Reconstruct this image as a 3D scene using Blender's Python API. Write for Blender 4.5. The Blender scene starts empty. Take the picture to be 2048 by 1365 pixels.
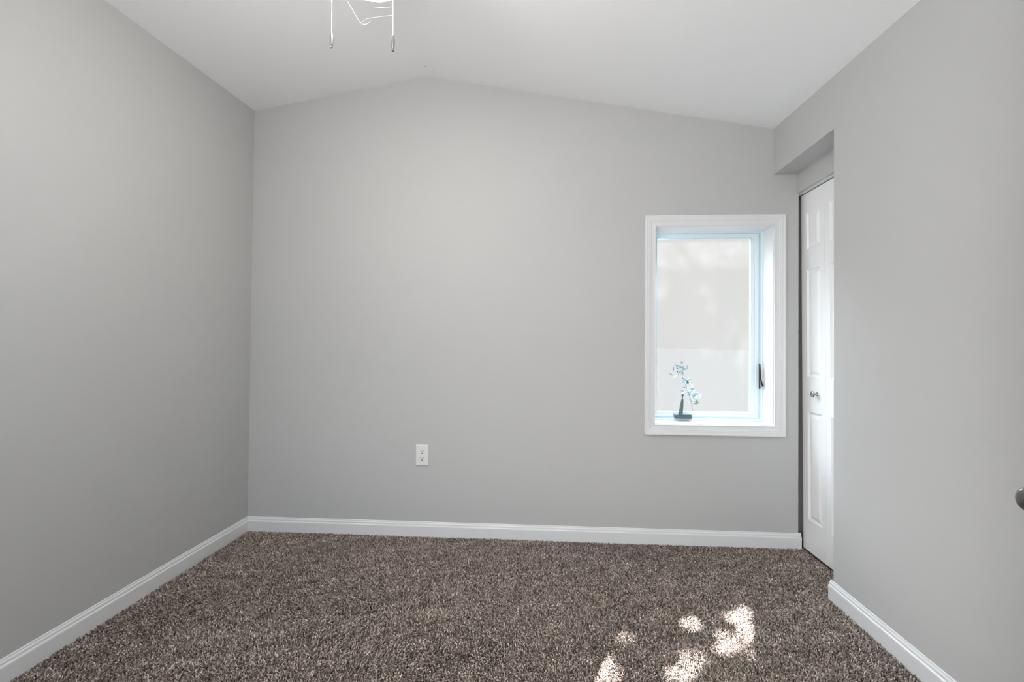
import bpy, bmesh, math, random
import numpy as np
from mathutils import Vector, Matrix

SC = bpy.context.scene
COL = SC.collection
random.seed(7)

# ------------------------------------------------------------------ camera
H = 1.19
cam_d = bpy.data.cameras.new('camera')
cam = bpy.data.objects.new('camera', cam_d)
COL.objects.link(cam)
cam_d.sensor_width = 36.0
cam_d.lens = 950.0 / 2048.0 * 36.0
cam_d.clip_start = 0.02
rt = Vector((0.99787505, 0.06486833, 0.00612237))
up = Vector((-0.00558973, -0.00838937, 0.99994919))
fw = Vector((-0.06491639, 0.99785857, 0.00800894))
M = Matrix((rt, up, -fw)).transposed().to_4x4()
M.translation = Vector((0, 0, H))
cam.matrix_world = M
SC.camera = cam

# ------------------------------------------------------------------ world, sun, fill lights, exposure
W = bpy.data.worlds.new('overcast_sky')
SC.world = W
W.use_nodes = True
bg = W.node_tree.nodes['Background']
# bright overcast sky: pale at the horizon, several times brighter overhead
wn = W.node_tree
wtc = wn.nodes.new('ShaderNodeTexCoord')
wsep = wn.nodes.new('ShaderNodeSeparateXYZ')
wmr = wn.nodes.new('ShaderNodeMapRange')
wmr.interpolation_type = 'SMOOTHSTEP'
wmr.inputs[1].default_value = 0.215
wmr.inputs[2].default_value = 0.45
wmr.inputs[3].default_value = 0.79
wmr.inputs[4].default_value = 14.0
wcr = wn.nodes.new('ShaderNodeMix')
wcr.data_type = 'RGBA'
wcr.inputs[6].default_value = (1.0, 1.0, 0.995, 1)
wcr.inputs[7].default_value = (0.76, 0.89, 1.0, 1)
wmf = wn.nodes.new('ShaderNodeMapRange')
wmf.inputs[1].default_value = 0.2
wmf.inputs[2].default_value = 0.5
wn.links.new(wtc.outputs['Generated'], wsep.inputs[0])
wn.links.new(wsep.outputs['Z'], wmr.inputs[0])
wn.links.new(wsep.outputs['Z'], wmf.inputs[0])
wn.links.new(wmf.outputs[0], wcr.inputs[0])
wn.links.new(wcr.outputs[2], bg.inputs[0])
wn.links.new(wmr.outputs[0], bg.inputs[1])

SUN_EL = math.radians(47.5)
SUN_H = Vector((-0.372, -0.928, 0)).normalized()          # horizontal heading of the sunlight
SUN_DIR = SUN_H * math.cos(SUN_EL) + Vector((0, 0, -math.sin(SUN_EL)))
sd = bpy.data.lights.new('sun', 'SUN')
sd.energy = 180.0
sd.angle = math.radians(0.53)
sd.color = (0.97, 0.985, 1.0)
sun = bpy.data.objects.new('sun', sd)
COL.objects.link(sun)
sun.rotation_euler = SUN_DIR.to_track_quat('-Z', 'Y').to_euler()
sun.location = (4, 12, 9)

def area(name, loc, aim, sx, sy, power, color):
    d = bpy.data.lights.new(name, 'AREA')
    d.shape = 'RECTANGLE'
    d.size, d.size_y = sx, sy
    d.energy = power
    d.color = color
    o = bpy.data.objects.new(name, d)
    COL.objects.link(o)
    o.location = loc
    o.rotation_euler = (Vector(aim) - Vector(loc)).to_track_quat('-Z', 'Y').to_euler()
    return o
# unseen fill light added behind the camera, shining in through the wide doorway
area('hall_fill', (-0.30, -0.75, 1.05), (0.80, 2.9, 1.85), 1.1, 1.4, 47.0, (0.97, 0.985, 1.0))
# unseen fill light added at an opening cut in the rear wall
area('rear_fill', (-1.20, 0.04, 1.90), (1.37, 2.2, 1.50), 0.86, 0.80, 20.0, (0.97, 0.985, 1.0))

SC.view_settings.view_transform = 'Standard'
SC.view_settings.look = 'None'
SC.view_settings.gamma = 1.0
SC.view_settings.exposure = 0.0
SC.view_settings.use_curve_mapping = False
SC.cycles.max_bounces = 12
SC.cycles.diffuse_bounces = 8
SC.cycles.transparent_max_bounces = 16

# ------------------------------------------------------------------ materials
def srgb(r, g, b):
    return tuple((c / 255 / 12.92) if c / 255 <= 0.04045 else ((c / 255 + 0.055) / 1.055) ** 2.4 for c in (r, g, b))

def mat(name, color, rough=0.5, metal=0.0, spec=0.5, bump=0.0, bscale=200.0, var=0.0, vscale=3.0):
    m = bpy.data.materials.new(name)
    m.use_nodes = True
    nt = m.node_tree
    b = nt.nodes['Principled BSDF']
    b.inputs['Base Color'].default_value = (*color, 1)
    b.inputs['Roughness'].default_value = rough
    b.inputs['Metallic'].default_value = metal
    b.inputs['Specular IOR Level'].default_value = spec
    tc = nt.nodes.new('ShaderNodeTexCoord')
    if bump:
        n = nt.nodes.new('ShaderNodeTexNoise')
        n.inputs['Scale'].default_value = bscale
        n.inputs['Detail'].default_value = 3
        bp = nt.nodes.new('ShaderNodeBump')
        bp.inputs['Strength'].default_value = bump
        bp.inputs['Distance'].default_value = 0.002
        nt.links.new(tc.outputs['Object'], n.inputs['Vector'])
        nt.links.new(n.outputs['Fac'], bp.inputs['Height'])
        nt.links.new(bp.outputs['Normal'], b.inputs['Normal'])
    if var:
        n = nt.nodes.new('ShaderNodeTexNoise')
        n.inputs['Scale'].default_value = vscale
        n.inputs['Detail'].default_value = 2
        mx = nt.nodes.new('ShaderNodeMix')
        mx.data_type = 'RGBA'
        mx.inputs[6].default_value = (*[c * (1 - var) for c in color], 1)
        mx.inputs[7].default_value = (*[min(1, c * (1 + var)) for c in color], 1)
        nt.links.new(tc.outputs['Object'], n.inputs['Vector'])
        nt.links.new(n.outputs['Fac'], mx.inputs[0])
        nt.links.new(mx.outputs[2], b.inputs['Base Color'])
    return m

WALL = mat('grey_wall_paint', (0.50, 0.50, 0.492), 0.6, spec=0.2, bump=0.05, bscale=350, var=0.015)
CEIL = mat('white_ceiling_paint', (0.90, 0.90, 0.905), 0.8, spec=0.2, bump=0.05, bscale=300)
TRIM = mat('white_trim_paint', (0.735, 0.74, 0.745), 0.35, spec=0.5)
DOORM = mat('white_door_paint', (0.87, 0.87, 0.865), 0.4, spec=0.5, bump=0.03, bscale=400)
SASH = mat('white_vinyl_skylight_tint', (0.78, 0.86, 0.90), 0.4)  # white vinyl with the blue cast of the skylight put into its colour
GASK = mat('gasket_skylight_tint', (0.50, 0.66, 0.74), 0.6)  # grooves coloured with the same blue skylight cast
NICK = mat('satin_nickel', (0.42, 0.41, 0.39), 0.25, metal=1.0)
DNICK = mat('dark_nickel', (0.22, 0.215, 0.21), 0.30, metal=1.0)  # nickel base darkened to imitate dark surroundings reflected in the knob
BRONZE = mat('teal_bronze', (0.075, 0.125, 0.125), 0.45, metal=0.2, bump=0.1, bscale=150)
BLACKM = mat('black_metal', (0.02, 0.02, 0.02), 0.35, metal=0.4)
CHROME = mat('chrome', (0.75, 0.75, 0.76), 0.15, metal=1.0)
PLATE = mat('white_plastic', (0.74, 0.74, 0.73), 0.35)
SLOT = mat('dark_slot', (0.01, 0.01, 0.01), 0.8)
SUBF = mat('subfloor_board', (0.20, 0.16, 0.12), 0.9, var=0.2, vscale=8)
WEB = mat('cobweb_silk', (0.85, 0.85, 0.85), 0.6)
GROUND = mat('dark_asphalt', (0.0166, 0.0162, 0.0158), 0.9, spec=0.0, var=0.05)
LEAF = mat('tree_leaf', (0.06, 0.14, 0.03), 0.5, var=0.3, vscale=4)
def thin_leaf(name, color):
    m = bpy.data.materials.new(name)
    m.use_nodes = True
    nt = m.node_tree
    nt.nodes.clear()
    out = nt.nodes.new('ShaderNodeOutputMaterial')
    d = nt.nodes.new('ShaderNodeBsdfDiffuse')
    t = nt.nodes.new('ShaderNodeBsdfTranslucent')
    d.inputs[0].default_value = t.inputs[0].default_value = (*color, 1)
    mx = nt.nodes.new('ShaderNodeMixShader')
    nt.links.new(d.outputs[0], mx.inputs[1])
    nt.links.new(t.outputs[0], mx.inputs[2])
    nt.links.new(mx.outputs[0], out.inputs[0])
    return m
TWIG = thin_leaf('pale_blue_leaf', (0.082, 0.114, 0.121))
BARK = mat('brown_bark', (0.14, 0.10, 0.07), 0.9, bump=0.6, bscale=30)

def lamp_mat():
    m = bpy.data.materials.new('lit_opal_glass')
    m.use_nodes = True
    b = m.node_tree.nodes['Principled BSDF']
    b.inputs['Base Color'].default_value = (0.9, 0.9, 0.88, 1)
    b.inputs['Roughness'].default_value = 0.25
    b.inputs['Emission Color'].default_value = (1.0, 0.975, 0.94, 1)
    b.inputs['Emission Strength'].default_value = 73.0
    return m
LAMP = lamp_mat()

def glass_mat():
    m = bpy.data.materials.new('hazy_window_glass')
    m.use_nodes = True
    nt = m.node_tree
    nt.nodes.clear()
    out = nt.nodes.new('ShaderNodeOutputMaterial')
    tr = nt.nodes.new('ShaderNodeBsdfTransparent')
    tr.inputs[0].default_value = (0.98, 0.985, 0.98, 1)
    tl = nt.nodes.new('ShaderNodeBsdfTranslucent')
    tl.inputs[0].default_value = (0.92, 0.91, 0.90, 1)
    gl = nt.nodes.new('ShaderNodeBsdfGlossy')
    gl.inputs['Roughness'].default_value = 0.05
    tc = nt.nodes.new('ShaderNodeTexCoord')
    n = nt.nodes.new('ShaderNodeTexNoise')
    n.inputs['Scale'].default_value = 9
    n.inputs['Detail'].default_value = 6
    n.inputs['Roughness'].default_value = 0.65
    r = nt.nodes.new('ShaderNodeMapRange')
    r.inputs[1].default_value = 0.3
    r.inputs[2].default_value = 0.75
    r.inputs[3].default_value = 0.0005
    r.inputs[4].default_value = 0.0035
    m1 = nt.nodes.new('ShaderNodeMixShader')
    m2 = nt.nodes.new('ShaderNodeMixShader')
    m2.inputs[0].default_value = 0.03
    nt.links.new(tc.outputs['Object'], n.inputs['Vector'])
    nt.links.new(n.outputs['Fac'], r.inputs[0])
    nt.links.new(r.outputs[0], m1.inputs[0])
    nt.links.new(tr.outputs[0], m1.inputs[1])
    nt.links.new(tl.outputs[0], m1.inputs[2])
    nt.links.new(m1.outputs[0], m2.inputs[1])
    nt.links.new(gl.outputs[0], m2.inputs[2])
    nt.links.new(m2.outputs[0], out.inputs[0])
    return m
GLASS = glass_mat()

def carpet_mat():
    m = bpy.data.materials.new('brown_frieze_carpet')
    m.use_nodes = True
    nt = m.node_tree
    b = nt.nodes['Principled BSDF']
    b.inputs['Roughness'].default_value = 0.95
    b.inputs['Specular IOR Level'].default_value = 0.1
    a = nt.nodes.new('ShaderNodeAttribute')
    a.attribute_name = 'yarn'
    cr = nt.nodes.new('ShaderNodeValToRGB')
    e = cr.color_ramp.elements
    e[0].position, e[0].color = 0.0, (0.038, 0.027, 0.022, 1)
    e[1].position, e[1].color = 1.0, (0.92, 0.82, 0.74, 1)
    k = cr.color_ramp.elements.new(0.35)
    k.color = (0.218, 0.172, 0.147, 1)
    k = cr.color_ramp.elements.new(0.75)
    k.color = (0.51, 0.43, 0.38, 1)
    nt.links.new(a.outputs['Fac'], cr.inputs[0])
    nt.links.new(cr.outputs[0], b.inputs['Base Color'])
    return m
CARPET = carpet_mat()

# ------------------------------------------------------------------ helpers
def obj(name, bm, m, parent=None, smooth=False, bevel=0.0, loc=None):
    bmesh.ops.recalc_face_normals(bm, faces=bm.faces)
    if smooth:
        for f in bm.faces:
            f.smooth = True
    me = bpy.data.meshes.new(name)
    bm.to_mesh(me)
    bm.free()
    me.materials.append(m)
    o = bpy.data.objects.new(name, me)
    COL.objects.link(o)
    if parent:
        o.parent = parent
    if loc:
        o.location = loc
    if bevel:
        b = o.modifiers.new('bevel', 'BEVEL')
        b.width = bevel
        b.segments = 2
        b.limit_method = 'ANGLE'
        b.angle_limit = math.radians(40)
    return o

def tag(o, label=None, cat=None, group=None, kind=None):
    if label: o['label'] = label
    if cat: o['category'] = cat
    if group: o['group'] = group
    if kind: o['kind'] = kind
    return o

def empty(name, loc=(0, 0, 0)):
    o = bpy.data.objects.new(name, None)
    o.empty_display_size = 0.05
    COL.objects.link(o)
    o.location = loc
    return o

def box(bm, x0, x1, y0, y1, z0, z1):
    v = [bm.verts.new((x, y, z)) for x in (x0, x1) for y in (y0, y1) for z in (z0, z1)]
    for q in ((0, 1, 3, 2), (4, 6, 7, 5), (0, 4, 5, 1), (2, 3, 7, 6), (0, 2, 6, 4), (1, 5, 7, 3)):
        bm.faces.new([v[i] for i in q])
    return v

def hexa(bm, P):          # P: four points of one side, then the four opposite ones
    v = [bm.verts.new(p) for p in P]
    for q in ((0, 1, 2, 3), (7, 6, 5, 4), (0, 4, 5, 1), (1, 5, 6, 2), (2, 6, 7, 3), (3, 7, 4, 0)):
        bm.faces.new([v[i] for i in q])

def prism_y(bm, poly, y0, y1):      # polygon in (x, z) pushed along y
    a = [bm.verts.new((x, y0, z)) for x, z in poly]
    b = [bm.verts.new((x, y1, z)) for x, z in poly]
    n = len(poly)
    bm.faces.new(a)
    bm.faces.new(b[::-1])
    for i in range(n):
        bm.faces.new((a[i], a[(i + 1) % n], b[(i + 1) % n], b[i]))

def sweep(bm, prof, A, B, nrm):     # profile (out, z) run from A to B, nrm = direction into the room
    A, B, nrm = Vector(A), Vector(B), Vector(nrm).normalized()
    a = [bm.verts.new(A + nrm * t + Vector((0, 0, z))) for t, z in prof]
    b = [bm.verts.new(B + nrm * t + Vector((0, 0, z))) for t, z in prof]
    n = len(prof)
    bm.faces.new(a)
    bm.faces.new(b[::-1])
    for i in range(n):
        bm.faces.new((a[i], a[(i + 1) % n], b[(i + 1) % n], b[i]))

def lathe(bm, prof, seg=24, mtx=None):      # prof of (radius, height) about z
    rings = []
    for r, z in prof:
        if r < 1e-6:
            rings.append([bm.verts.new((0, 0, z))])
        else:
            rings.append([bm.verts.new((r * math.cos(2 * math.pi * i / seg), r * math.sin(2 * math.pi * i / seg), z)) for i in range(seg)])
    for a, b in zip(rings, rings[1:]):
        for i in range(seg):
            j = (i + 1) % seg
            if len(a) == 1 and len(b) == 1:
                continue
            if len(a) == 1: bm.faces.new((a[0], b[i], b[j]))
            elif len(b) == 1: bm.faces.new((a[i], b[0], a[j]))
            else: bm.faces.new((a[i], b[i], b[j], a[j]))
    if mtx is not None:
        vs = [v for r in rings for v in r]
        bmesh.ops.transform(bm, matrix=mtx, verts=vs)

def tube(bm, pts, radii, seg=8):
    pts = [Vector(p) for p in pts]
    if not hasattr(radii, '__len__'):
        radii = [radii] * len(pts)
    rings = []
    for i, p in enumerate(pts):
        t = (pts[min(i + 1, len(pts) - 1)] - pts[max(i - 1, 0)]).normalized()
        u = t.orthogonal().normalized() if i == 0 else (u - t * u.dot(t)).normalized()
        w = t.cross(u)
        rings.append([bm.verts.new(p + (u * math.cos(2 * math.pi * k / seg) + w * math.sin(2 * math.pi * k / seg)) * radii[i]) for k in range(seg)])
    for a, b in zip(rings, rings[1:]):
        for k in range(seg):
            bm.faces.new((a[k], a[(k + 1) % seg], b[(k + 1) % seg], b[k]))
    bm.faces.new(rings[0][::-1])
    bm.faces.new(rings[-1])

def ring_xz(bm, outer, inner, y0, y1):      # rectangular frame; outer/inner = (x0, x1, z0, z1)
    def rect(r, y): return [bm.verts.new(p) for p in ((r[0], y, r[2]), (r[1], y, r[2]), (r[1], y, r[3]), (r[0], y, r[3]))]
    a, b, c, d = rect(outer, y0), rect(inner, y0), rect(outer, y1), rect(inner, y1)
    for i in range(4):
        j = (i + 1) % 4
        bm.faces.new((a[i], a[j], b[j], b[i]))
        bm.faces.new((c[i], d[i], d[j], c[j]))
        bm.faces.new((a[i], c[i], c[j], a[j]))
        bm.faces.new((b[i], b[j], d[j], d[i]))

# ------------------------------------------------------------------ room shell
YB = 2.9266          # back wall face
YR = 0.20            # rear wall face
XL = -1.876          # left wall at the floor
XR = 1.3715          # right wall
RIDGE = (-0.7416, 2.8694)
SLOPE_Y = 0.0275     # the ceiling drops a little towards the camera

def zceil(x, y):
    dy = (YB - y) * SLOPE_Y
    if x <= RIDGE[0]:
        z = 2.6841 + (RIDGE[1] - 2.6841) * (x + 1.858) / (RIDGE[0] + 1.858)
    else:
        z = RIDGE[1] + (2.4921 - RIDGE[1]) * (x - RIDGE[0]) / (1.3725 - RIDGE[0])
    return z - dy

bm = bmesh.new()
box(bm, -2.0, 2.2, -0.9, 3.09, -0.11, -0.012)
tag(obj('floor', bm, SUBF), 'floor of the room beneath the brown carpet', 'floor', kind='structure')

bm = bmesh.new()
Y0, Y1 = 0.05, 3.0866
RW = 0.06            # the plaster rounds over the ridge
def zround(x, y):
    d = abs(x - RIDGE[0])
    return zceil(x, y) - (0.25 * (0.1659 + 0.1785) * (1 - d / RW) ** 2 * RW if d < RW else 0.0)
xs = [-1.96] + [RIDGE[0] - RW + 2 * RW * i / 12 for i in range(13)] + [1.50]
rows = [[[bm.verts.new((x, y, zround(x, y) + h_)) for x in xs] for y in (Y0, Y1)] for h_ in (0.0, 0.1)]
nx = len(xs)
for i in range(nx - 1):
    for lv in rows:
        bm.faces.new((lv[0][i], lv[0][i + 1], lv[1][i + 1], lv[1][i])).smooth = True
ceil = tag(obj('ceiling', bm, CEIL), 'white vaulted ceiling with a shallow off-centre ridge', 'ceiling', kind='structure')

OX0, OX1, OZ0, OZ1 = 0.678, 1.373, 0.717, 1.913        # clear opening of the window casing
hx0, hx1, hz0, hz1 = OX0 - 0.035, OX1 + 0.02, OZ0 - 0.02, OZ1 + 0.02
XE = 1.515           # the back wall ends at the closet
bm = bmesh.new()
yT = YB
prism_y(bm, [(-1.90, -0.012), (hx0, -0.012), (hx0, zceil(hx0, yT)), (RIDGE[0], zceil(RIDGE[0], yT)), (-1.90, zceil(-1.90, yT))], YB, YB + 0.17)
prism_y(bm, [(hx0, -0.012), (hx1, -0.012), (hx1, hz0), (hx0, hz0)], YB, YB + 0.17)
prism_y(bm, [(hx0, hz1), (hx1, hz1), (hx1, zceil(hx1, yT)), (hx0, zceil(hx0, yT))], YB, YB + 0.17)
prism_y(bm, [(hx1, -0.012), (XE, -0.012), (XE, zceil(XE, yT)), (hx1, zceil(hx1, yT))], YB, YB + 0.17)
wb = tag(obj('wall_back', bm, WALL), 'grey gable-topped back wall with one window', 'wall', kind='structure')

bm = bmesh.new()
ty = 0.05
P = [(XL, ty, -0.012), (XL, YB, -0.012), (-1.858, YB, zceil(-1.858, YB)), (-1.905, ty, zceil(-1.905, ty))]
hexa(bm, P + [(x - 0.12, y, z) for x, y, z in P])
tag(obj('wall_left', bm, WALL), 'plain grey wall on the left', 'wall', kind='structure')

JY = 2.338           # near edge of the closet recess
ZH = 2.219           # underside of the dropped header
XC = 1.503           # face of the closet front
bm = bmesh.new()
P = [(XR, 0.05, -0.012), (XR, JY, -0.012), (XR, JY, zceil(XR, JY)), (XR, 0.05, zceil(XR, 0.05))]
hexa(bm, P + [(XC, y, zceil(XC, y) if z > 1 else z) for x, y, z in P])
P = [(XR, JY, ZH + 0.006), (XR, YB, ZH - 0.002), (XR, YB, zceil(XR, YB)), (XR, JY, zceil(XR, JY))]
hexa(bm, P + [(XC, y, zceil(XC, y) if i > 1 else z) for i, (x, y, z) in enumerate(P)])
tag(obj('wall_right', bm, WALL), 'grey wall on the right with a recess for the closet door', 'wall', kind='structure')

ZD = 2.102           # underside of the board above the closet door
bm = bmesh.new()
box(bm, XC, 1.60, JY, YB - 0.0005, ZD, 2.40)                  # board above the door
box(bm, XC, 1.60, JY, 2.44, -0.012, ZD)                       # near jamb, behind the right wall
box(bm, 1.60, 2.10, JY, 2.40, -0.012, 2.40)
box(bm, 2.10, 2.16, JY, 3.09, -0.012, 2.40)
box(bm, XE, 2.16, 3.065, 3.0966, -0.012, 2.40)
box(bm, 1.60, 2.10, 2.40, 3.065, 2.32, 2.40)
box(bm, XE, 1.60, YB - 0.0005, 3.065, ZD, 2.40)
tag(obj('wall_closet', bm, WALL), 'grey board above and around the closet door in the recess', 'wall', kind='structure')

# small door stop strip under the board, above the door leaves
bm = bmesh.new()
box(bm, 1.522, 1.543, 2.44, 3.02, ZD - 0.004, ZD)
tag(obj('trim_5', bm, TRIM), 'thin white strip under the board above the closet door', 'trim', kind='structure')

bm = bmesh.new()
box(bm, -2.0, -1.65, 0.05, YR, -0.012, 2.6)
box(bm, -0.75, -0.50, 0.05, YR, -0.012, 2.6)
box(bm, -1.65, -0.75, 0.05, YR, -0.012, 1.46)  # wall below the opening added for the rear fill light
box(bm, -1.65, -0.75, 0.05, YR, 2.34, 2.6)
box(bm, 1.10, XR, 0.05, YR, -0.012, 2.40)
box(bm, -0.50, 1.10, 0.05, YR, 2.05, 2.62)
tag(obj('wall_rear', bm, WALL), 'grey wall beside the wide doorway the room is seen from', 'wall', kind='structure')

# unseen hall shell behind the camera, added to keep sky light out
bm = bmesh.new()
box(bm, -0.95, 1.75, -1.05, -0.92, -0.012, 2.45)
box(bm, -1.07, -0.95, -1.05, 0.05, -0.012, 2.45)
box(bm, 1.75, 1.87, -1.05, 0.05, -0.012, 2.45)
box(bm, XR, 1.87, 0.05, 0.15, -0.012, 2.45)
box(bm, -1.07, 1.87, -1.05, 0.05, 2.45, 2.55)
tag(obj('wall_hall_sky_block', bm, WALL), 'grey hall walls added unseen behind the camera to shut out sky light', 'wall', kind='structure')

# ------------------------------------------------------------------ baseboards
BB = [(0, -0.012), (0.0135, -0.012), (0.0135, 0.056), (0.0125, 0.0605), (0.0095, 0.0625), (0.0085, 0.066), (0.0085, 0.0705),
      (0.0075, 0.074), (0.0055, 0.0765), (0.0045, 0.079), (0.0045, 0.082), (0.003, 0.0845), (0, 0.085)]
bm = bmesh.new()
sweep(bm, BB, (XL, YR, 0), (XL, YB, 0), (1, 0, 0))
tag(obj('baseboard_left', bm, TRIM), 'white moulded baseboard along the left wall', 'baseboard', kind='structure')
bm = bmesh.new()
sweep(bm, BB, (XL + 0.002, YB, 0), (1.529, YB, 0), (0, -1, 0))
tag(obj('baseboard_back', bm, TRIM), 'white moulded baseboard along the back wall under the window', 'baseboard', kind='structure')
bm = bmesh.new()
sweep(bm, BB, (XR, YR, 0), (XR, 2.358, 0), (-1, 0, 0))
tag(obj('baseboard_right', bm, TRIM), 'white moulded baseboard along the right wall ending at the closet recess', 'baseboard', kind='structure')

# ------------------------------------------------------------------ window
win = tag(empty('window_1', (1.0255, YB, OZ0)), 'small white-cased crank window in the back wall, hazy and bright', 'window', kind='structure')
def wpart(name, bm, m, parent=None, **k):
    o = obj(name, bm, m, **k)
    p = parent or win
    o.parent = p
    o.matrix_parent_inverse = Matrix.Translation(-win.location) if p is win else Matrix()
    return o
prof = [(0, 0), (0, 0.009), (0.0015, 0.0115), (0.006, 0.0115), (0.0075, 0.0085), (0.012, 0.0085), (0.026, 0.0105), (0.031, 0.0135),
        (0.036, 0.0135), (0.038, 0.0155), (0.050, 0.0165), (0.054, 0.0185), (0.060, 0.0190), (0.0635, 0.0165), (0.0635, 0)]
bm = bmesh.new()
rows = []
for w, t in prof:
    y = YB - t
    rows.append([bm.verts.new(p) for p in ((OX0 - w, y, OZ0 - w), (OX1 + w, y, OZ0 - w), (OX1 + w, y, OZ1 + w), (OX0 - w, y, OZ1 + w))])
for a, b in zip(rows, rows[1:]):
    for i in range(4):
        j = (i + 1) % 4
        bm.faces.new((a[i], a[j], b[j], b[i]))
wpart('casing', bm, TRIM)
# jamb lining, 4 mm reveal inside the casing (wider on the right of the sash)
JX0, JX1, JZ0, JZ1 = OX0 - 0.010, OX1 - 0.004, OZ0 + 0.004, OZ1 - 0.004
YF = 3.055
bm = bmesh.new()
ring_xz(bm, (hx0, hx1, hz0, hz1), (JX0, JX1, JZ0, JZ1), YB - 0.002, 3.09)
wpart('jamb', bm, TRIM)
# fixed frame and its inner step
bm = bmesh.new()
ring_xz(bm, (JX0, JX1, JZ0, JZ1), (JX0 + 0.016, JX1 - 0.012, JZ0 + 0.014, JZ1 - 0.007), YF, 3.125)
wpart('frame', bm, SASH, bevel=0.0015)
bm = bmesh.new()
ring_xz(bm, (JX0 + 0.016, JX1 - 0.012, JZ0 + 0.014, JZ1 - 0.007), (JX0 + 0.022, JX1 - 0.020, JZ0 + 0.022, JZ1 - 0.012), YF + 0.006, 3.12)
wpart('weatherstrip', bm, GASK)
SX0, SX1, SZ0, SZ1 = JX0 + 0.022, JX1 - 0.020, JZ0 + 0.022, JZ1 - 0.012
bm = bmesh.new()
ring_xz(bm, (SX0, SX1, SZ0, SZ1), (SX0 + 0.016, SX1 - 0.022, SZ0 + 0.014, SZ1 - 0.010), YF + 0.012, 3.115)
ring_xz(bm, (SX0 + 0.016, SX1 - 0.022, SZ0 + 0.014, SZ1 - 0.010), (SX0 + 0.030, SX1 - 0.042, SZ0 + 0.028, SZ1 - 0.020), YF + 0.018, 3.110)
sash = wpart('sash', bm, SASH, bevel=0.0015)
GX0, GX1, GZ0, GZ1 = SX0 + 0.030, SX1 - 0.042, SZ0 + 0.028, SZ1 - 0.020
bm = bmesh.new()
ring_xz(bm, (GX0, GX1, GZ0, GZ1), (GX0 + 0.003, GX1 - 0.003, GZ0 + 0.003, GZ1 - 0.003), YF + 0.021, 3.10)
tag(wpart('glazing_bead', bm, GASK, parent=sash), 'thin glazing bead with blue skylight put into its colour')
bm = bmesh.new()
box(bm, GX0, GX1, 3.084, 3.088, GZ0, GZ1)
tag(wpart('glass', bm, GLASS, parent=sash), 'hazy white pane')
# crank operator on the bottom of the frame
bm = bmesh.new()
prism_y(bm, [(0.826, 0.735), (0.927, 0.733), (0.929, 0.7585), (0.922, 0.7625), (0.848, 0.7625), (0.832, 0.7595), (0.821, 0.765), (0.823, 0.750)], 3.026, YF)
crank = tag(wpart('crank_operator', bm, BRONZE, bevel=0.003), 'dark teal window crank')
bm = bmesh.new()
tube(bm, [(0.8585, 3.030, 0.755), (0.860, 3.026, 0.775), (0.8655, 3.028, 0.815), (0.8705, 3.031, 0.850), (0.8715, 3.033, 0.866)],
     [0.0135, 0.0130, 0.0105, 0.0075, 0.0040], 12)
tube(bm, [(0.8715, 3.033, 0.862), (0.872, 3.033, 0.876)], 0.0042, 10)
mt = Matrix.Translation((0.8725, 3.033, 0.882))
bmesh.ops.create_uvsphere(bm, u_segments=14, v_segments=10, radius=0.0085, matrix=mt)
wpart('crank_handle', bm, BRONZE, parent=crank, smooth=True)
# latch on the right of the frame
bm = bmesh.new()
box(bm, 1.3425, 1.3525, YF - 0.004, YF, 0.925, 1.083)
latch = tag(wpart('sash_latch', bm, BLACKM, bevel=0.002), 'slim dark window latch')
bm = bmesh.new()
tube(bm, [(1.347, 3.050, 1.078), (1.3475, 3.043, 1.03), (1.348, 3.040, 0.985), (1.353, 3.034, 0.955), (1.3585, 3.028, 0.943)],
     [0.0035, 0.0042, 0.0045, 0.0055, 0.006], 10)
tag(wpart('latch_lever', bm, BLACKM, parent=latch, smooth=True), 'black latch lever')
bm = bmesh.new()
tube(bm, [(1.347, 3.045, 0.982), (1.3555, 3.034, 0.945), (1.350, 3.040, 0.930)], [0.003, 0.0065, 0.005], 10)
tag(wpart('latch_catch', bm, CHROME, parent=latch, smooth=True), 'bright metal latch end')

# ------------------------------------------------------------------ closet door (narrow panelled folding leaves)
def shear(y, z):
    return y + 0.0150 * (z - 1.05)

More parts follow.
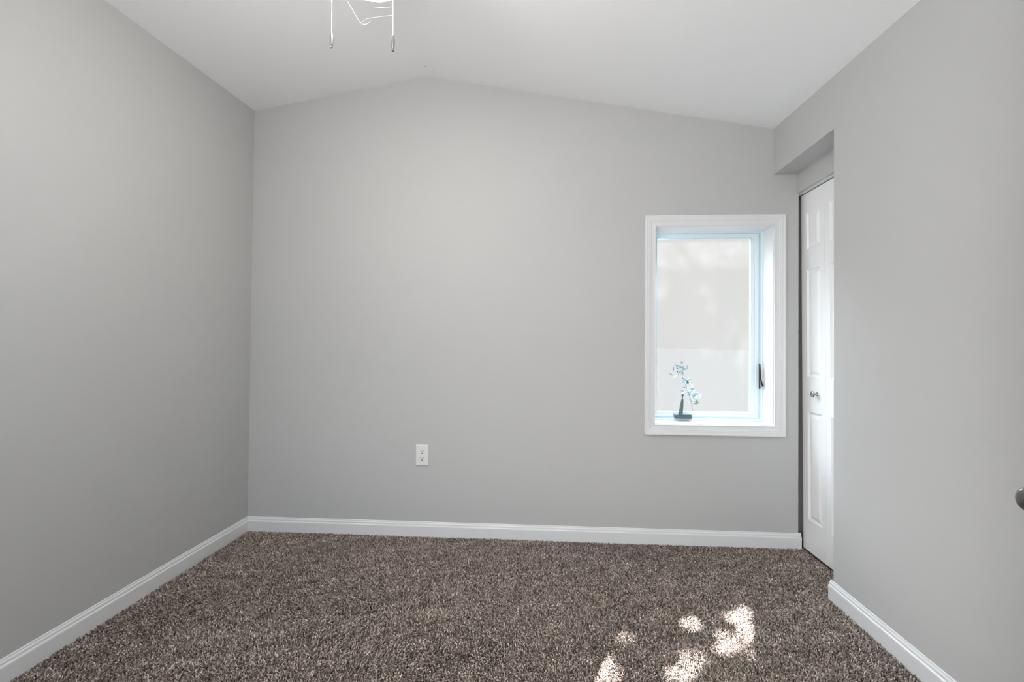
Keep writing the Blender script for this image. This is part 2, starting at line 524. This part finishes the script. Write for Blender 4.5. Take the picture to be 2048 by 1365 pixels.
def leaf_mesh(y0, y1, z0, z1, xf, th, panels, sh):
    """Leaf with its face at x = xf (facing -x); panels = (ya, yb, za, zb) sunk moulded panels."""
    bm = bmesh.new()
    ys = sorted({y0, y1, *[p[0] for p in panels], *[p[1] for p in panels]})
    zs = sorted({z0, z1, *[p[2] for p in panels], *[p[3] for p in panels]})
    V = {}
    def v(x, y, z):
        k = (round(x, 5), round(y, 5), round(z, 5))
        if k not in V:
            V[k] = bm.verts.new((x, sh(y, z), z))
        return V[k]
    def inside(yc, zc):
        return any(p[0] < yc < p[1] and p[2] < zc < p[3] for p in panels)
    for i in range(len(ys) - 1):
        for j in range(len(zs) - 1):
            if not inside((ys[i] + ys[i + 1]) / 2, (zs[j] + zs[j + 1]) / 2):
                bm.faces.new((v(xf, ys[i], zs[j]), v(xf, ys[i + 1], zs[j]), v(xf, ys[i + 1], zs[j + 1]), v(xf, ys[i], zs[j + 1])))
    for ya, yb, za, zb in panels:
        steps = [(0, 0), (0.004, 0.0035), (0.011, 0.0085), (0.016, 0.0085), (0.034, 0.0015), (0.036, 0.0015)]
        rings = [[v(xf + d, y, z) for y, z in ((ya + o, za + o), (yb - o, za + o), (yb - o, zb - o), (ya + o, zb - o))] for o, d in steps]
        for a, b in zip(rings, rings[1:]):
            for k in range(4):
                bm.faces.new((a[k], a[(k + 1) % 4], b[(k + 1) % 4], b[k]))
        bm.faces.new(rings[-1])
    xb = xf + th
    bm.faces.new((v(xb, y0, z0), v(xb, y0, z1), v(xb, y1, z1), v(xb, y1, z0)))
    for k in range(len(ys) - 1):
        for z in (z0, z1):
            bm.faces.new((v(xf, ys[k], z), v(xf, ys[k + 1], z), v(xb, ys[k + 1], z), v(xb, ys[k], z)) if len(ys) == 2 else
                         (v(xf, ys[k], z), v(xf, ys[k + 1], z), bm.verts.new((xb, sh(ys[k + 1], z), z)), bm.verts.new((xb, sh(ys[k], z), z))))
    for k in range(len(zs) - 1):
        for y in (y0, y1):
            bm.faces.new((v(xf, y, zs[k]), v(xf, y, zs[k + 1]), bm.verts.new((xb, sh(y, zs[k + 1]), zs[k + 1])), bm.verts.new((xb, sh(y, zs[k]), zs[k]))))
    bmesh.ops.remove_doubles(bm, verts=bm.verts, dist=1e-5)
    return bm

XD = 1.545
door = tag(empty('door_1', (XD, 2.70, 0)), 'white folding closet door with raised panels in the recess at right', 'door', kind='structure')
def dpart(name, bm, m, parent=None, **k):
    o = obj(name, bm, m, **k)
    p = parent or door
    o.parent = p
    o.matrix_parent_inverse = Matrix.Translation(-door.location) if p is door else Matrix()
    return o
y_hi, seam, y_lo = 2.942, 2.7065, 2.463
ZP = [(0.185, 0.812), (1.014, 1.643), (1.759, 1.977)]
def pan(a, b): return [(a, b, z0, z1) for z0, z1 in ZP]
leaf1 = dpart('door_panel', leaf_mesh(seam + 0.001, y_hi, 0.004, 2.094, XD, 0.032, pan(2.750, 2.887), shear), DOORM)
leaf2 = dpart('door_panel', leaf_mesh(y_lo, seam - 0.001, 0.004, 2.094, XD, 0.032, pan(2.526, 2.663), shear), DOORM)
bm = bmesh.new()
lathe(bm, [(0, 0), (0.0115, 0), (0.0115, 0.002), (0.006, 0.004), (0.0055, 0.014), (0.009, 0.017), (0.0165, 0.021), (0.0185, 0.025), (0.0175, 0.029), (0.012, 0.0315), (0, 0.0325)], 28,
      Matrix.Translation((XD, 2.786, 0.9216)) @ Matrix.Rotation(-math.pi / 2, 4, 'Y'))
tag(dpart('door_knob', bm, NICK, parent=leaf1, smooth=True), 'small round brushed metal knob')
# ------------------------------------------------------------------ open entry door at the right edge
door2 = tag(empty('door_2', (1.092, 0.33, 0)), 'open white entry door beside the camera, only its knob in view', 'door', kind='structure')
def d2(name, bm, m, parent=None, **k):
    o = obj(name, bm, m, **k)
    o.parent = parent or door2
    o.matrix_parent_inverse = Matrix() if parent else Matrix.Translation(-door2.location)
    return o
XF2 = 1.0615
leaf = d2('door_panel', leaf_mesh(0.345, 1.105, 0.012, 2.03, XF2, 0.035,
          [(0.46, 0.67, 0.25, 0.85), (0.78, 0.99, 0.25, 0.85), (0.46, 0.67, 1.05, 1.90), (0.78, 0.99, 1.05, 1.90)], lambda y, z: y), DOORM)
bm = bmesh.new()
lathe(bm, [(0, 0), (0.032, 0), (0.032, 0.003), (0.028, 0.007), (0.013, 0.009), (0.011, 0.028), (0.016, 0.036), (0.0235, 0.044), (0.0262, 0.052),
           (0.0255, 0.060), (0.022, 0.066), (0.014, 0.0705), (0, 0.072)], 36,
      Matrix.Translation((XF2, 1.050, 0.876)) @ Matrix.Rotation(-math.pi / 2, 4, 'Y'))
tag(d2('door_knob', bm, DNICK, parent=leaf, smooth=True), 'round dark satin door knob')
for z in (0.25, 1.05, 1.80):
    bm = bmesh.new()
    tube(bm, [(1.092, 0.338, z - 0.045), (1.092, 0.338, z + 0.045)], 0.006, 10)
    d2('hinge', bm, NICK)

# ------------------------------------------------------------------ electrical outlet
XO, ZO = -0.7465, 0.4985
out = tag(empty('electrical_outlet', (XO, YB, ZO)), 'white duplex electrical outlet low on the grey back wall', 'outlet')
def opart(name, bm, m, parent=None, **k):
    o = obj(name, bm, m, **k)
    o.parent = parent or out
    return o
bm = bmesh.new()
w, h = 0.0405, 0.0640
a = [bm.verts.new((x, 0, z)) for x, z in ((-w, -h), (w, -h), (w, h), (-w, h))]
b = [bm.verts.new((x, -0.0045, z)) for x, z in ((-w, -h), (w, -h), (w, h), (-w, h))]
c = [bm.verts.new((x, -0.0075, z)) for x, z in ((-w + .004, -h + .004), (w - .004, -h + .004), (w - .004, h - .004), (-w + .004, h - .004))]
for p, q in ((a, b), (b, c)):
    for i in range(4):
        bm.faces.new((p[i], p[(i + 1) % 4], q[(i + 1) % 4], q[i]))
bm.faces.new(c)
bm.faces.new(a[::-1])
opart('cover_plate', bm, PLATE, bevel=0.001)
for dz in (0.0205, -0.0225):
    bm = bmesh.new()
    pts = []
    for i in range(28):
        t = 2 * math.pi * i / 28
        pts.append((0.0165 * math.cos(t), max(-0.0138, min(0.0138, 0.0165 * math.sin(t)))))
    f0 = [bm.verts.new((x, -0.0070, z + dz)) for x, z in pts]
    f1 = [bm.verts.new((x, -0.0088, z + dz)) for x, z in pts]
    f2 = [bm.verts.new((x * 0.94, -0.0094, z * 0.94 + dz)) for x, z in pts]
    for p, q in ((f0, f1), (f1, f2)):
        for i in range(28):
            bm.faces.new((p[i], p[(i + 1) % 28], q[(i + 1) % 28], q[i]))
    bm.faces.new(f2)
    r = opart('receptacle', bm, PLATE)
    for sx, sh_ in ((-0.0063, 0.0042), (0.0063, 0.0036)):
        bm = bmesh.new()
        box(bm, sx - 0.0021, sx + 0.0021, -0.0098, -0.0092, dz + 0.0045 - sh_, dz + 0.0045 + sh_)
        tag(opart('slot', bm, SLOT, parent=r), 'dark blade slot')
    bm = bmesh.new()
    lathe(bm, [(0, 0), (0.0035, 0), (0.0035, 0.0006), (0, 0.0006)], 14, Matrix.Translation((0, -0.0092, dz - 0.0075)) @ Matrix.Rotation(math.pi / 2, 4, 'X'))
    tag(opart('ground_hole', bm, SLOT, parent=r), 'dark round hole')
bm = bmesh.new()
lathe(bm, [(0, 0), (0.003, 0), (0.0025, 0.001), (0, 0.0012)], 14, Matrix.Translation((0, -0.0074, -0.001)) @ Matrix.Rotation(math.pi / 2, 4, 'X'))
opart('screw', bm, PLATE)

# ------------------------------------------------------------------ ceiling light with pull chains
LX, LY = -0.612, 1.62
ZBOT = 2.439
lamp = tag(empty('ceiling_light', (LX, LY, zceil(LX, LY))), 'lit white bowl ceiling light with two hanging metal pull chains', 'ceiling light')
def lpart(name, bm, m, parent=None, **k):
    o = obj(name, bm, m, **k)
    o.parent = parent or lamp
    o.matrix_parent_inverse = Matrix() if parent else Matrix.Translation(-lamp.location)
    return o
T = Matrix.Translation((LX, LY, ZBOT))
bm = bmesh.new()
A_, B_ = 0.135, 0.075
pr = [(A_ * math.sin(t), B_ - B_ * math.cos(t)) for t in [math.radians(k) for k in range(0, 91, 6)]]
pr += [(A_ * 0.985, B_ + 0.016), (A_ * 0.93, B_ + 0.026), (0.11, B_ + 0.030)]
pr[0] = (0, 0)
lathe(bm, pr, 48, T)
lpart('lamp_bowl', bm, LAMP, smooth=True)
bm = bmesh.new()
lathe(bm, [(0.0, B_ + 0.030), (0.112, B_ + 0.030), (0.155, B_ + 0.030), (0.157, B_ + 0.018), (0.160, B_ + 0.018), (0.160, B_ + 0.045), (0.15, B_ + 0.062), (0.10, B_ + 0.085), (0.05, B_ + 0.10), (0.0, B_ + 0.10)], 48, T)
lpart('housing', bm, TRIM, smooth=True, bevel=0.0)
zc = zceil(LX, LY)
bm = bmesh.new()
tube(bm, [(LX, LY, ZBOT + B_ + 0.095), (LX, LY, zc - 0.03)], 0.013, 16)
lpart('stem', bm, TRIM, smooth=True)
bm = bmesh.new()
lathe(bm, [(0.0, -0.075), (0.03, -0.07), (0.055, -0.045), (0.064, -0.012), (0.064, 0.0), (0, 0.0)], 32,
      Matrix.Translation((LX, LY, zc + 0.004)) @ Matrix.Rotation(math.atan(0.178), 4, 'Y'))
lpart('canopy', bm, TRIM, smooth=True)
def chain(x, y, z_end, fob_len, kind, lab):
    ztop = ZBOT + B_ + 0.036
    bm = bmesh.new()
    zf = z_end + fob_len
    n = int((ztop - zf) / 0.0042)
    for i in range(n):
        bmesh.ops.create_icosphere(bm, subdivisions=1, radius=0.0017, matrix=Matrix.Translation((x, y, zf + 0.002 + i * 0.0042)))
    tube(bm, [(x, y, zf), (x, y, ztop)], 0.0007, 5)
    c = lpart('pull_chain', bm, CHROME, smooth=True)
    bm = bmesh.new()
    L = fob_len
    if kind == 'bullet':
        p = [(0, 0), (0.0025, 0.0008), (0.0048, 0.12 * L), (0.0058, 0.4 * L), (0.0055, 0.7 * L), (0.0040, 0.93 * L), (0.0022, L), (0, L)]
    else:
        p = [(0, 0), (0.0042, 0), (0.0048, 0.03 * L), (0.0046, 0.08 * L), (0.0038, 0.13 * L), (0.0048, 0.20 * L), (0.0056, 0.45 * L), (0.0054, 0.75 * L), (0.0035, 0.95 * L), (0.0022, L), (0, L)]
    lathe(bm, p, 20, Matrix.Translation((x, y, z_end)))
    tag(lpart('chain_fob', bm, NICK, parent=c, smooth=True), lab)
chain(-0.7495, 1.62, 2.231, 0.053, 'bullet', 'smooth bullet-shaped metal fob')
chain(-0.4955, 1.52, 2.150, 0.054, 'cone', 'metal fob with a flared end')
bm = bmesh.new()
for path in ([(-0.690, 1.62, 2.392), (-0.663, 1.62, 2.345), (-0.646, 1.62, 2.318)],
             [(-0.646, 1.62, 2.318), (-0.614, 1.60, 2.318), (-0.4965, 1.52, 2.270)],
             [(-0.644, 1.62, 2.306), (-0.616, 1.62, 2.313)],
             [(-0.592, 1.62, 2.368), (-0.4965, 1.53, 2.305)],
             [(-0.646, 1.62, 2.318), (-0.630, 1.62, 2.310), (-0.610, 1.62, 2.322)]):
    tube(bm, path, 0.00018, 4)
tag(obj('cobweb', bm, WEB), 'faint cobweb strands strung to the right pull chain below the lamp', 'cobweb')

# two small nail marks in the ceiling near the ridge
for x, y in ((-0.7130, 2.798), (-0.6800, 2.855)):
    bm = bmesh.new()
    lathe(bm, [(0, -0.0006), (0.003, -0.0006), (0.0034, 0.001), (0, 0.001)], 10, Matrix.Translation((x, y, zround(x, y))))
    o = obj('nail_mark', bm, SLOT)
    o.parent = ceil
    tag(o, 'tiny dark nail mark')

# ------------------------------------------------------------------ carpet
def carpet():
    rng = np.random.default_rng(11)
    sp = 0.0056
    x0, x1, y0, y1 = -1.860, 1.541, 0.98, 2.930
    gx, gy = np.meshgrid(np.arange(x0, x1, sp), np.arange(y0, y1, sp))
    px = gx.ravel() + rng.uniform(-.42, .42, gx.size) * sp
    py = gy.ravel() + rng.uniform(-.42, .42, gx.size) * sp
    ok = (px > x0) & (px < x1) & (py < y1)
    ok &= ~((py > YB - 0.016) & (px < 1.528))
    ok &= ~((px > XR - 0.016) & (py < 2.358))
    ok &= ~((px > XR - 0.004) & (py < JY + 0.002))
    ok &= ~((px > XC - 0.004) & (py < 2.44))
    px, py = px[ok], py[ok]
    n = len(px)
    def field(x, y, seed, sc):
        r = np.random.default_rng(seed)
        out = np.zeros_like(x)
        for _ in range(14):
            a = r.uniform(0, 2 * np.pi)
            k = sc * r.uniform(.5, 1.6)
            out += np.sin((x * np.cos(a) + y * np.sin(a)) * k + r.uniform(0, 6.28))
        return out / np.sqrt(7)
    lay = field(px, py, 3, 9.0)
    ang = rng.uniform(0, 2 * np.pi, n)
    lean = np.abs(rng.normal(0.0, 0.0052, n)) + 0.0010
    lx = np.cos(ang) * lean + 0.0016 * lay
    ly = np.sin(ang) * lean + 0.0016 * field(px, py, 5, 7.0)
    hh = rng.uniform(0.0075, 0.0125, n) + 0.0006 * lay
    rad = rng.uniform(0.0019, 0.0030, n)
    yarn = np.clip(rng.beta(2.0, 2.4, n) + 0.03 * field(px, py, 9, 40.0), 0, 1)
    S, ts, rs = 4, (0.0, 0.5, 0.9), (0.9, 1.1, 0.8)
    tw = rng.uniform(0, 6.28, n)
    bx_, by_ = rng.normal(0, 0.0019, n), rng.normal(0, 0.0019, n)
    V = np.zeros((n, S * 3 + 1, 3), np.float32)
    for i, (t, r) in enumerate(zip(ts, rs)):
        bend = t * t
        cx = px + lx * bend + bx_ * math.sin(math.pi * t)
        cy = py + ly * bend + by_ * math.sin(math.pi * t)
        cz = -0.012 + hh * t
        for k in range(S):
            a = tw + 2 * np.pi * k / S + t * 1.2
            V[:, i * S + k, 0] = cx + np.cos(a) * rad * r
            V[:, i * S + k, 1] = cy + np.sin(a) * rad * r
            V[:, i * S + k, 2] = cz
    V[:, 12, 0], V[:, 12, 1], V[:, 12, 2] = px + lx * 1.1, py + ly * 1.1, -0.012 + hh
    quads, tris = [], []
    for i in range(2):
        for k in range(S):
            k2 = (k + 1) % S
            quads.append((i * S + k, i * S + k2, (i + 1) * S + k2, (i + 1) * S + k))
    for k in range(S):
        tris.append((8 + k, 8 + (k + 1) % S, 12))
    off = (np.arange(n) * 13)[:, None]
    Q = (np.array(quads).ravel()[None] + off).ravel()
    Tt = (np.array(tris).ravel()[None] + off).ravel()
    # the backing under the pile, one sheet
    backing = np.array([(-1.8755, YR - .1, -.0118), (XR, YR - .1, -.0118), (XR, JY, -.0118), (XC, JY, -.0118), (XC, 2.44, -.0118), (1.56, 2.44, -.0118), (1.56, 3.02, -.0118), (1.516, 3.02, -.0118), (1.516, YB, -.0118), (-1.8755, YB, -.0118)], np.float32)
    nb = len(backing)
    verts = np.concatenate([V.reshape(-1, 3), backing])
    base = n * 13
    # near the doorway, outside the view, the pile is a plain low sheet
    near = np.array([(-1.860, YR, -.002), (1.356, YR, -.002), (1.356, 0.99, -.002), (-1.860, 0.99, -.002)], np.float32)
    verts = np.concatenate([verts, near])
    loops = np.concatenate([Q, Tt, np.arange(base, base + nb), np.arange(base + nb, base + nb + 4)]).astype(np.int32)
    sizes = np.concatenate([np.full(len(Q) // 4, 4), np.full(len(Tt) // 3, 3), [nb, 4]]).astype(np.int32)
    starts = np.concatenate([[0], np.cumsum(sizes)[:-1]]).astype(np.int32)
    me = bpy.data.meshes.new('carpet')
    me.vertices.add(len(verts))
    me.vertices.foreach_set('co', verts.ravel())
    me.loops.add(len(loops))
    me.loops.foreach_set('vertex_index', loops)
    me.polygons.add(len(sizes))
    me.polygons.foreach_set('loop_start', starts)
    me.polygons.foreach_set('loop_total', sizes)
    at = me.attributes.new('yarn', 'FLOAT', 'POINT')
    vals = np.concatenate([np.repeat(yarn, 13), np.full(nb, 0.15), np.full(4, 0.42)]).astype(np.float32)
    at.data.foreach_set('value', vals)
    me.update(calc_edges=True)
    me.validate()
    me.materials.append(CARPET)
    o = bpy.data.objects.new('carpet', me)
    COL.objects.link(o)
    tag(o, 'brown frieze wall-to-wall carpet with a dappled sun patch', 'carpet', kind='stuff')
carpet()

# ------------------------------------------------------------------ outdoors: tree that dapples the sun, pale twig, paving
bm = bmesh.new()
box(bm, -60, 90, 3.6, 400, -0.75, -0.60)
tag(obj('ground', bm, GROUND), 'dark asphalt ground outside the window', 'ground', kind='structure')

toS = -SUN_DIR
spots = [(0.911, 2.247, 0.030), (0.913, 2.199, 0.030), (0.879, 2.130, 0.035), (0.863, 2.071, 0.035), (0.864, 2.167, 0.025), (0.834, 2.157, 0.020), (0.836, 2.021, 0.025), (0.828, 1.977, 0.030), (0.787, 1.958, 0.040), (0.755, 1.972, 0.035), (0.744, 2.027, 0.030), (0.815, 1.923, 0.030), (0.754, 1.915, 0.030), (0.704, 1.933, 0.025), (0.650, 2.109, 0.035), (0.628, 2.093, 0.025), (0.666, 2.081, 0.018), (0.740, 2.139, 0.016), (0.568, 1.860, 0.035), (0.603, 1.877, 0.022), (0.514, 1.784, 0.040), (0.475, 1.762, 0.035), (0.551, 1.781, 0.020), (0.228, 1.755, 0.045), (0.193, 1.726, 0.035), (0.252, 1.741, 0.030), (0.228, 1.826, 0.020), (0.252, 1.834, 0.015), (0.343, 1.964, 0.018), (0.301, 2.029, 0.016), (0.403, 1.808, 0.018), (0.411, 1.758, 0.015), (0.493, 1.733, 0.030), (0.208, 1.707, 0.030)]
tree = tag(empty('tree', (4.6, 7.9, -0.60)), 'leafy tree outside that dapples the sunlight through the window', 'tree')
def leafy(path_dir_center, n, seed, R1):
    rng = random.Random(seed)
    bm = bmesh.new()
    u = toS.orthogonal().normalized()
    w = toS.cross(u)
    cen = Vector((0.85, 3.0, 1.3))
    done = 0
    while done < n:
        d = rng.uniform(5.6, 6.7)
        p = cen + toS * d + u * rng.uniform(-R1, R1) + w * rng.uniform(-R1, R1)
        fl = p - toS * (p.z / toS.z)              # where a sunbeam past this leaf meets the floor
        hit = fl.y < 1.665 and -0.1 < fl.x < 0.95 and fl.y > 1.2
        for sx, sy, sr in spots:
            q = p - Vector((sx, sy, 0))
            if (q - toS * q.dot(toS)).length < sr * 0.62 + 0.010:
                hit = True
                break
        if hit:
            done += 1
            continue
        L, Wd = rng.uniform(0.07, 0.10), rng.uniform(0.022, 0.034)
        nrm = (toS + Vector((rng.uniform(-.8, .8), rng.uniform(-.8, .8), rng.uniform(-.8, .8)))).normalized()
        a = nrm.orthogonal().normalized()
        a = (Matrix.Rotation(rng.uniform(0, 6.28), 3, nrm) @ a)
        b = nrm.cross(a)
        L *= 0.36
        pts = [p - a * L * 1.0, p - a * L * 0.2 + b * Wd + nrm * 0.006, p + a * L * 1.1, p - a * L * 0.2 - b * Wd + nrm * 0.006]
        vs = [bm.verts.new(x) for x in pts]
        bm.faces.new((vs[0], vs[1], vs[2]))
        bm.faces.new((vs[0], vs[2], vs[3]))
        done += 1
    return bm
def tpart(name, bm, m, **k):
    o = obj(name, bm, m, **k)
    o.parent = tree
    o.matrix_parent_inverse = Matrix.Translation(-tree.location)
    return o
tpart('foliage', leafy(None, 30000, 5, 1.25), LEAF)
cc = Vector((0.85, 3.0, 1.3)) + toS * 6.15
bm = bmesh.new()
tube(bm, [(4.6, 7.9, -0.7), (4.65, 7.9, 1.2), (4.5, 7.8, 3.0), (4.2, 7.6, 4.4)], [0.16, 0.14, 0.12, 0.09], 12)
for k in range(7):
    a = k * 0.9
    e = cc + Vector((math.cos(a) * 0.85, math.sin(a) * 0.6, 0.75 + 0.2 * math.sin(2 * a)))
    tube(bm, [(4.2, 7.6, 4.35), (Vector((4.2, 7.6, 4.35)) + e) / 2 + Vector((0.35, 0.3, 0.5)), e], [0.05, 0.03, 0.008], 8)
tpart('trunk', bm, BARK, smooth=True)

tw = tag(empty('shrub', (1.40, 4.55, -0.60)), 'faint pale blue-green shrub twig seen through the lower left of the window', 'shrub')
bm = bmesh.new()
stem = [(1.40, 4.55, -0.62), (1.41, 4.55, 0.2), (1.385, 4.52, 0.66), (1.32, 4.50, 0.83), (1.27, 4.50, 0.97)]
tube(bm, stem, [0.008, 0.006, 0.0025, 0.002, 0.0015], 7)
o = obj('stem', bm, TWIG, smooth=True)
o.parent = tw
o.matrix_parent_inverse = Matrix.Translation(-tw.location)
bm = bmesh.new()
rng = random.Random(4)
for c, r, n in ((Vector((1.27, 4.50, 0.965)), 0.055, 26), (Vector((1.33, 4.50, 0.86)), 0.035, 14), (Vector((1.345, 4.51, 0.77)), 0.05, 22), (Vector((1.40, 4.52, 0.70)), 0.05, 18)):
    for _ in range(n):
        p = c + Vector((rng.gauss(0, r * .6), rng.gauss(0, r * .6), rng.gauss(0, r * .6)))
        a = Vector((rng.gauss(0, 1), rng.gauss(0, 1), rng.gauss(0, 1))).normalized()
        b = a.orthogonal().normalized()
        L = rng.uniform(.020, .034)
        vs = [bm.verts.new(x) for x in (p - a * L, p + b * L * .45, p + a * L, p - b * L * .45)]
        bm.faces.new(vs[:3])
        bm.faces.new((vs[0], vs[2], vs[3]))
o = obj('leaves', bm, TWIG)
o.parent = tw
o.matrix_parent_inverse = Matrix.Translation(-tw.location)
